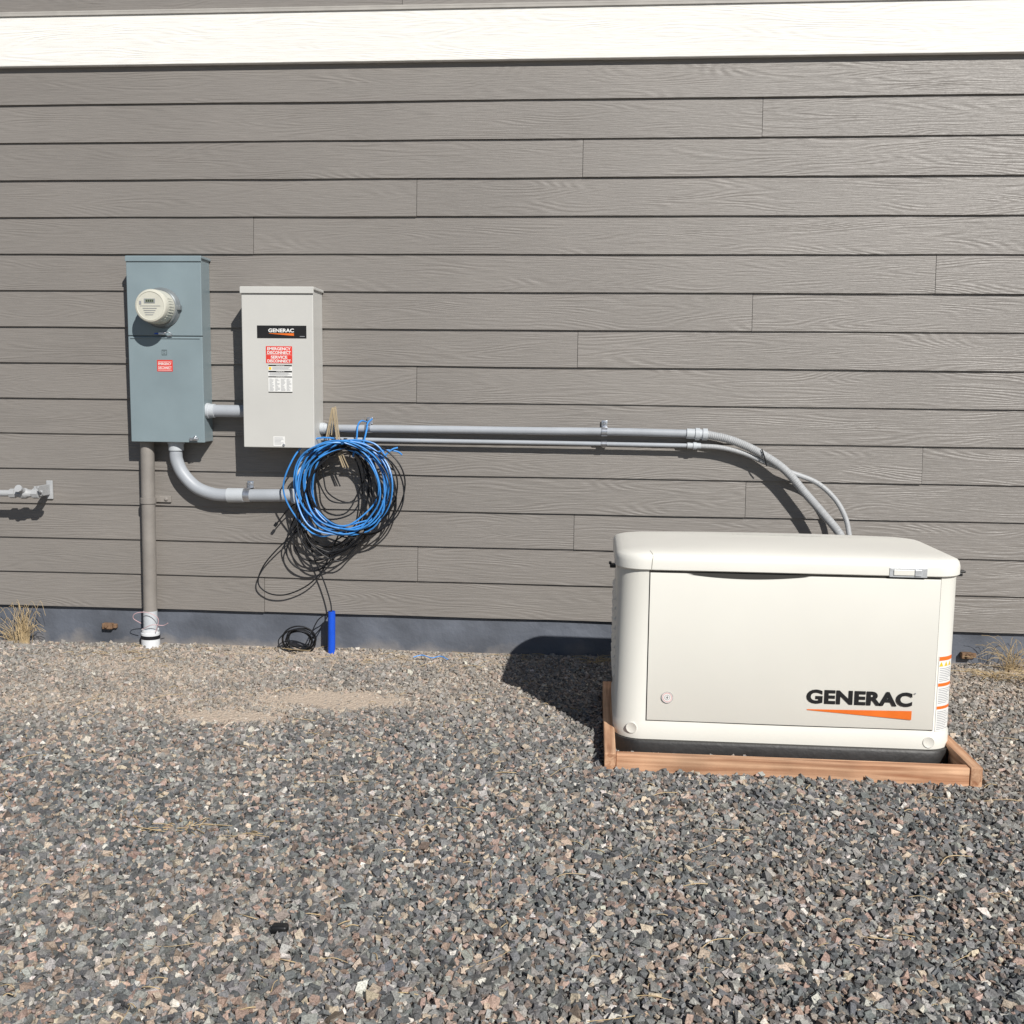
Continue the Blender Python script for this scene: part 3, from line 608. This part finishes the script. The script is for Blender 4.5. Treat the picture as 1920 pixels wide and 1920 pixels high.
# ------------------------------------------------------------ valve pipe
def build_tap():
    R=empty("gas_valve_pipe",(-2.9,-.13,.58),"grey pipe with valve and bracket beside the siding","pipe")
    y=-.13
    mb=MB(); v,f=lathe((-3.6,y,.588),(1,0,.008),[(0,.0165),(.75,.0165)],18); mb.add(v,f); mb.obj("pipe",M_FLEX,R,True)
    mb=MB(); v,f=lathe((-2.90,y,.593),(1,0,.02),[(0,.0165),(.001,.024),(.028,.024),(.029,.018),(.045,.020),(.060,.027),(.085,.027),(.095,.020),(.120,.018),(.121,.026),(.150,.026),(.152,.016),(.165,.015)],8); mb.add(v,f)
    v,f=lathe((-2.825,y,.60),(0,-.9,.4),[(0,.016),(.05,.014),(.052,.019),(.062,.019)],10); mb.add(v,f)
    mb.obj("valve_body",M_FLEX,R,True)
    mb=MB(); v,f=bbox(-2.768,-2.758,-.146,-.0,.578,.632,.002); mb.add(v,f)
    v,f=lathe((-2.758,y,.60),(1,0,0),[(0,.020),(.010,.020),(.011,.013),(.030,.012)],6); mb.add(v,f)
    v,f=tube([(-2.735,y-.005,.60),(-2.73,y-.03,.608),(-2.728,y-.045,.632)],.005,8); mb.add(v,f)
    v,f=bbox(-2.778,-2.745,-.012,-.001,.555,.650,.003); mb.add(v,f)
    mb.obj("mounting_bracket",M_FLEX,R,False)
build_tap()

# ------------------------------------------------------------ generator
GX0,GX1,GY0,GY1=.090,1.318,-1.310,-.680
def rrect(x0,x1,y0,y1,r,z,n=9,zf=None):
    P=[]
    for (cx,cy,a0) in [(x1-r,y0+r,-90),(x1-r,y1-r,0),(x0+r,y1-r,90),(x0+r,y0+r,180)]:
        for k in range(n):
            a=math.radians(a0+90*k/(n-1)); P.append((cx+r*math.cos(a),cy+r*math.sin(a)))
    Q=[]
    for i,p in enumerate(P):
        q=P[(i+1)%len(P)]; Q.append(p); L=math.dist(p,q)
        if L>.15:
            m=10
            for k in range(1,m): Q.append((p[0]+(q[0]-p[0])*k/m,p[1]+(q[1]-p[1])*k/m))
    return [(x,y,z if zf is None else z+zf(x,y)) for x,y in Q]
def loft(loops,cap0=True,cap1=True):
    V=[];F=[]; n=len(loops[0])
    for l in loops: V+=l
    for i in range(len(loops)-1):
        for k in range(n):
            k2=(k+1)%n; F.append((i*n+k,i*n+k2,(i+1)*n+k2,(i+1)*n+k))
    if cap0: F.append(tuple(range(n))[::-1])
    if cap1: m=(len(loops)-1)*n; F.append(tuple(range(m,m+n)))
    return V,F
def build_generator():
    R=empty("standby_generator",((GX0+GX1)/2,(GY0+GY1)/2,-.2),"cream home standby generator with orange-striped logo inside a timber frame","generator")
    e=.010
    mb=MB(); v,f=loft([rrect(GX0-e,GX1+e,GY0-e-.012,GY1+e,.11,-.214),rrect(GX0-e,GX1+e,GY0-e-.012,GY1+e,.11,-.152),rrect(GX0-e+.004,GX1+e-.004,GY0-e-.006,GY1+e-.004,.107,-.1435)]); mb.add(v,f)
    mb.obj("base_pad",M_BASE,R,True)
    mb=MB(); i=.004
    v,f=loft([rrect(GX0,GX1,GY0,GY1,.105,-.1430),rrect(GX0,GX1,GY0,GY1,.105,-.088),rrect(GX0+i,GX1-i,GY0+i,GY1-i,.102,-.082),rrect(GX0+i,GX1-i,GY0+i,GY1-i,.102,.488)]); mb.add(v,f)
    body=mb.obj("body",M_GEN,R,True)
    FY=GY0+i
    DX0,DX1,DZ0,DZ1=.211,1.232,-.0705,.4785
    mb=MB(); n=24; V=[];F=[]
    def ztop(x):
        t=(x-.34)/(.78-.34)
        return DZ1-(.012*math.sin(math.pi*t)**1.0 if 0<t<1 else 0)
    for k in range(n*2+1):
        x=DX0+(DX1-DX0)*k/(2*n); y=FY-.0045-.003*math.sin(math.pi*k/(2*n))
        V+=[(x,FY+.002,DZ0),(x,y+.0012,DZ0),(x,y,DZ0+.003),(x,y,ztop(x)-.003),(x,y+.0012,ztop(x)),(x,FY+.002,ztop(x))]
    for k in range(2*n):
        p=k*6;q=p+6
        for j in range(5): F.append((p+j,q+j,q+j+1,p+j+1))
    F.append((5,4,3,2,1,0)); m=2*n*6; F.append((m,m+1,m+2,m+3,m+4,m+5)); mb.add(V,F)
    door=mb.obj("door",M_GEN,R,True)
    mb=MB(); g=.0035
    for a in [(DX0-g,DX0-.0003,DZ0-g,.4875),(DX1+.0003,DX1+g*.6,DZ0-g,.4875),(DX0,DX1,DZ0-g,DZ0-.0003)]:
        v,f=rect(a[0],a[1],a[2],a[3],FY-.0010); mb.add(v,f)
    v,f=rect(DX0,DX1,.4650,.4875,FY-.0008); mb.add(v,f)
    mb.obj("door_gap_shade",M_SEAM,body)  # flat dark strips on the body paint the shadow in the door gap
    yd=FY-.0092
    mb=MB(); v,f=text_geo("GENERAC",.782,1.155,.014,.067,yd,.045,space=1.04); mb.add(v,f)
    mb.obj("lettering",M_INK,door)
    mb=MB(); V=[(.786,yd,-.0070),(.786,yd,-.0105),(1.155,yd,-.034),(1.155,yd,-.0010)]; mb.add(V,[(0,1,2,3)]); mb.obj("orange_wedge",M_ORANGE,door)
    v,f=lathe((1.164,yd,.064),(0,-1,0),[(0,.0028),(.0003,.0028)],12); MB().add(v,f).obj("trademark_dot",M_GREYINK,door)
    mb=MB(); c=(.2835,FY-.0085,.018)
    def disc(r0,r1,y,mi):
        V=[];F=[];n=28
        for k in range(n):
            a=2*math.pi*k/n; V+=[(c[0]+r0*math.cos(a),y,c[2]+r0*math.sin(a)),(c[0]+r1*math.cos(a),y,c[2]+r1*math.sin(a))]
        for k in range(n): q=(k+1)%n; F.append((2*k,2*k+1,2*q+1,2*q))
        mb.add(V,F,mi)
    disc(0.0001,.0215,c[1],0); disc(.0200,.0215,c[1]-.0005,1); disc(.0150,.0156,c[1]-.0005,2)
    for k in range(22):
        a=2*math.pi*k/22; x=c[0]+.0176*math.cos(a); z=c[2]+.0176*math.sin(a); v,f=rect(x-.0008,x+.0008,z-.0010,z+.0010,c[1]-.0005); mb.add(v,f,2)
    disc(.0085,.0098,c[1]-.0005,1)
    b=[(.002,.008),(-.004,-.001),(0,-.001),(-.002,-.008),(.004,.001),(0,.001)]
    mb.add([(c[0]+x,c[1]-.0010,c[2]+z) for x,z in b],[(0,1,2,5),(2,3,4,5)],3)
    mb.obj("round_badge",[M_LWHITE,M_GREYINK,M_RED,M_INK],door)
    for x,z in [(.158,-.104),(1.222,-.116)]:
        yy=GY0 if x>.185 and x<1.223 else GY0+.105-math.sqrt(.105**2-(.195-x)**2)
        v,f=lathe((x,yy+.004,z),(0 if x>.19 else -.28,-1,0),[(0,.021),(.0060,.021),(.0067,.019),(.0057,.017)],24); MB().add(v,f).obj("screw_cap",M_GEN,body,True)
    for side in (0,1):
        mb=MB()
        for k in range(9):
            z=.05+.037*k
            x=GX0+i if side==0 else GX1-i; s=-1 if side==0 else 1
            V=[(x-.002*s,-1.195,z),(x-.002*s,-.80,z),(x+.010*s,-.81,z+.004),(x+.010*s,-1.185,z+.004),(x-.002*s,-1.195,z+.022),(x-.002*s,-.80,z+.022)]
            F=[(0,1,2,3),(3,2,5,4),(0,3,4),(1,5,2)]; mb.add(V,F)
        mb.obj("side_louvre",M_GEN,body)
    o=.006
    cr=lambda x,y: .014*max(0,1-((x-(GX0+GX1)/2)/.60)**2)*max(0,1-((y+.98)/.33)**2)
    x0,x1,y0,y1=GX0-o,GX1+o,GY0-o-.002,GY1+o
    loops=[rrect(x0+.004,x1-.004,y0+.004,y1-.004,.104,.4880),rrect(x0,x1,y0,y1,.108,.4915),rrect(x0,x1,y0,y1,.108,.520),rrect(x0+.003,x1-.003,y0+.003,y1-.003,.106,.533),
           rrect(x0+.010,x1-.010,y0+.008,y1-.02,.100,.542),rrect(x0+.028,x1-.028,y0+.022,y1-.05,.088,.549),rrect(x0+.055,x1-.055,y0+.05,y1-.09,.075,.5535,zf=cr),rrect(x0+.12,x1-.12,y0+.11,y1-.15,.05,.556,zf=cr),rrect(x0+.24,x1-.24,y0+.20,y1-.22,.03,.557,zf=cr)]
    mb=MB(); v,f=loft(loops); mb.add(v,f); lid=mb.obj("lid",M_GENL,R,True)
    def ls(P,r=.0016,m=M_SEAML,name="lid_seam"):
        v,f=tube(P,r,6,10); MB().add(v,f).obj(name,m,lid,True)
    ls([(.214,y0+.0002,.4905),(.216,y0+.0002,.520),(.218,y0+.0045,.5335),(.218,y0+.0115,.5425),(.214,y0+.024,.5490),(.205,y0+.06,.5535),(.190,-1.20,.5552),(.172,-1.10,.5545),(.160,-1.0,.554),(.155,-.85,.5530)])
    V=[];F=[];n=20
    for k in range(n+1):
        t=k/n; x=.345+.43*t; V+=[(x,FY-.0095,.4795),(x,FY-.0095,.4795-.015*max(0,math.sin(math.pi*t))**.8)]
    for k in range(n): F.append((2*k,2*k+1,2*k+3,2*k+2))
    MB().add(V,F).obj("handle_recess_shade",M_SEAM,door)  # flat dark crescent on the door, painting the shade of the handle recess
    mb=MB(); v,f=bbox(1.050,1.180,y0-.0025,y0-.0005,.486,.519,.0008); mb.add(v,f,0)
    v,f=bbox(1.064,1.135,y0-.006,y0-.0026,.493,.513,.0015); mb.add(v,f,1)
    v,f=bbox(1.137,1.160,y0-.007,y0-.0026,.491,.514,.0015); mb.add(v,f,0)
    mb.obj("latch",[M_CLEAR,M_GENL],lid)
    for s,x in ((-1,x0),(1,x1)):
        mb=MB(); xa,xb=(x-.018,x+.004) if s<0 else (x-.004,x+.020)
        v,f=bbox(xa,xb,-1.20,-1.16,.474,.487,.002); mb.add(v,f)
        xa,xb=(x-.022,x-.012) if s<0 else (x+.012,x+.032)
        v,f=bbox(xa,xb,-1.195,-1.165,.486,.494,.002); mb.add(v,f); 
        mb.obj("lid_lock",M_INK,lid)
    cx,cy,rr=GX1-i-.102,GY0+i+.102,.102+.0012
    def cp(t,z,o=0): 
        a=math.radians(t); return (cx+(rr+o)*math.sin(a),cy-(rr+o)*math.cos(a),z)
    mb=MB()
    def patch(t0,t1,z0,z1,mi,o=0,n=8):
        V=[];F=[]
        for k in range(n+1):
            t=t0+(t1-t0)*k/n; V+=[cp(t,z0,o),cp(t,z1,o)]
        for k in range(n): F.append((2*k,2*k+2,2*k+3,2*k+1))
        mb.add(V,F,mi)
    A,B=18,62
    patch(A,B,-.078,.200,0)
    for z0,z1 in ((.183,.1975),(.088,.100),(.004,.015)): patch(A+1,B-1,z0,z1,1,.0005)
    for t in (24,37,50):
        c1=cp(t-5,.162,.0008); c2=cp(t+5,.162,.0008); c3=cp(t,.179,.0008); mb.add([c1,c2,c3],[(0,1,2)],2)
    random.seed(5)
    for z in list(np.arange(.155,.105,-.0065))+list(np.arange(.080,.022,-.0065))+list(np.arange(-.004,-.070,-.0065)):
        patch(A+3,A+random.uniform(28,41),z-.0022,z,3,.0005)
    mb.obj("warning_sticker",[M_LWHITE,M_ORANGE,M_YEL,M_GREYINK],body,True)
build_generator()

# ------------------------------------------------------------ timber frame
def build_frame():
    R=empty("timber_frame",(.70,-1.07,-.21),"rectangular frame of fresh reddish 2x4 timber around the generator","timber frame")
    def board(x0,x1,y0,y1,axis,z0=-.235,z1=-.120):
        v,f=bbox(x0,x1,y0,y1,z0,z1,.003)
        mb=MB(); mb.add(v,f); o=mb.obj("board",M_WOOD,R)
        at=o.data.attributes.new("along","FLOAT_VECTOR","POINT"); s=random.random()*10
        vv=[(p[0]+s,p[1]+s,p[2]) if axis==0 else (p[1]+s,p[0]+s,p[2]) for p in v]
        at.data.foreach_set("vector",np.array(vv,np.float32).reshape(-1))
        return o
    board(.056,.096,-1.522,-.62,1,z1=-.126)
    board(1.298,1.338,-1.519,-.62,1,z1=-.129)
    board(.0975,1.2965,-1.515,-1.477,0,z1=-.1335)
    board(.0975,1.2965,-.66,-.621,0,z1=-.128)
build_frame()

# ------------------------------------------------------------ dry plants and litter
def blades(mb,cx,cy,n,h,spread,r=.0013,lean=None):
    for i in range(n):
        a=random.uniform(0,2*math.pi); L=h*random.uniform(.45,1.15); s=spread*random.uniform(.2,1.1)
        bx=cx+random.gauss(0,.018); by=min(cy+random.gauss(0,.012),-.004); z=float(ground_h(bx,by))
        dx,dy=math.cos(a)*s,math.sin(a)*s*.6
        if lean: dx+=lean[0]*L; dy+=lean[1]*L
        yy=lambda q:min(q,-.006)
        P=[(bx,by,z-.005),(bx+dx*.3,yy(by+dy*.3),z+L*.5),(bx+dx,yy(by+dy),z+L*random.uniform(.75,1.0)),(bx+dx*1.5,yy(by+dy*1.4),z+L*random.uniform(.6,1.0))]
        v,f=tube(P,r,4,3,rf=None); mb.add(v,f)
random.seed(9)
def plant(x,y,n,h,spread,label,name="dry_grass_tuft",**k):
    R=empty(name,(x,y,float(ground_h(x,y))),label,"dry grass",group="dry grass tufts on the gravel")
    mb=MB(); blades(mb,x,y,n,h,spread,**k); mb.obj("blades",M_STRAW,R)
plant(-2.91,-.06,70,.22,.07,"tuft of dry straw-coloured grass against the foundation",r=.001)
plant(-2.99,-.03,30,.10,.10,"tuft of dry straw-coloured grass against the foundation",r=.001)
plant(1.98,-.10,60,.15,.14,"low mat of dead weeds against the foundation",r=.0009)
plant(1.86,-.22,50,.05,.14,"low mat of dead weeds against the foundation",r=.0009)
plant(2.05,-.28,60,.09,.18,"low mat of dead weeds against the foundation",r=.0009)
plant(-1.20,-2.14,26,.018,.09,"flattened wisp of dead grass lying on gravel")
plant(.02,-.10,22,.03,.10,"flattened wisp of dead grass lying on gravel")
def litter():
    mb=MB()
    for i in range(420):
        y=-random.random()**.8*3.3-.02; xl=-3.1+(-y)*.6; xr=2.0-(-y)*.36; x=random.uniform(xl,xr)
        if i%4==0: x=random.uniform(-2.6,-.2); y=random.uniform(-.3,-.02)
        if .04<x<1.36 and -1.54<y<-.6: continue
        a=random.gauss(0,.7); L=random.choice([.02,.03,.03,.05,.08,.13])*random.uniform(.7,1.3)*.5
        z=float(ground_h(x,y))+.015; c=random.uniform(-.4,.4)*L
        P=[(x-math.cos(a)*L,min(y-math.sin(a)*L,-.01),z-.003),(x-math.sin(a)*c,min(y+math.cos(a)*c,-.01),z+.003),(x+math.cos(a)*L,min(y+math.sin(a)*L,-.01),z-.002)]
        v,f=tube(P,random.uniform(.0007,.0016),4,4); mb.add(v,f)
    o=mb.obj("dry_grass_litter",M_STRAW); o["kind"]="stuff"; o["label"]="scattered dry grass stems and twigs on gravel"; o["category"]="dry grass"
litter()
R=empty("plastic_scrap",(-.733,-2.705,-.19),"small black plastic scrap lying on the gravel","scrap")
v,f=bbox(-.754,-.714,-2.716,-2.690,-.183,-.163,.006,3); MB().add(v,f).obj("scrap_piece",M_INK,R,True)

# ------------------------------------------------------------ light, sky, camera
d=Vector((-.110,.180,-.160)).normalized()
sun=bpy.data.lights.new("sun","SUN"); sun.energy=4.85; sun.angle=math.radians(.53); sun.color=(1,.965,.91)
so=bpy.data.objects.new("sun",sun); COL.objects.link(so); so.rotation_euler=d.to_track_quat('-Z','Y').to_euler(); so.location=(3,-6,6)
el=math.asin(-d.z); az=math.atan2(-d.x,-d.y)
w=bpy.data.worlds.new("World"); scene.world=w; w.use_nodes=True; nt=w.node_tree
bg=nt.nodes["Background"]; sk=nt.nodes.new("ShaderNodeTexSky"); sk.sky_type='NISHITA'; sk.sun_disc=False
sk.sun_elevation=el; sk.sun_rotation=az; sk.altitude=1600; nt.links.new(sk.outputs[0],bg.inputs[0]); bg.inputs[1].default_value=.05

ca=bpy.data.cameras.new("camera"); ca.sensor_width=36; ca.sensor_fit='HORIZONTAL'; ca.lens=36*1918.5486/1920; ca.clip_end=500; ca.clip_start=.05
co=bpy.data.objects.new("camera",ca); COL.objects.link(co)
co.matrix_world=Matrix.Translation((0,-4.9906,1.1168))@Matrix.Rotation(.0798,4,'Z')@Matrix.Rotation(math.pi/2-.1154,4,'X')@Matrix.Rotation(.0114,4,'Z')
scene.camera=co
scene.view_settings.view_transform='Standard'; scene.view_settings.look='None'; scene.view_settings.exposure=0
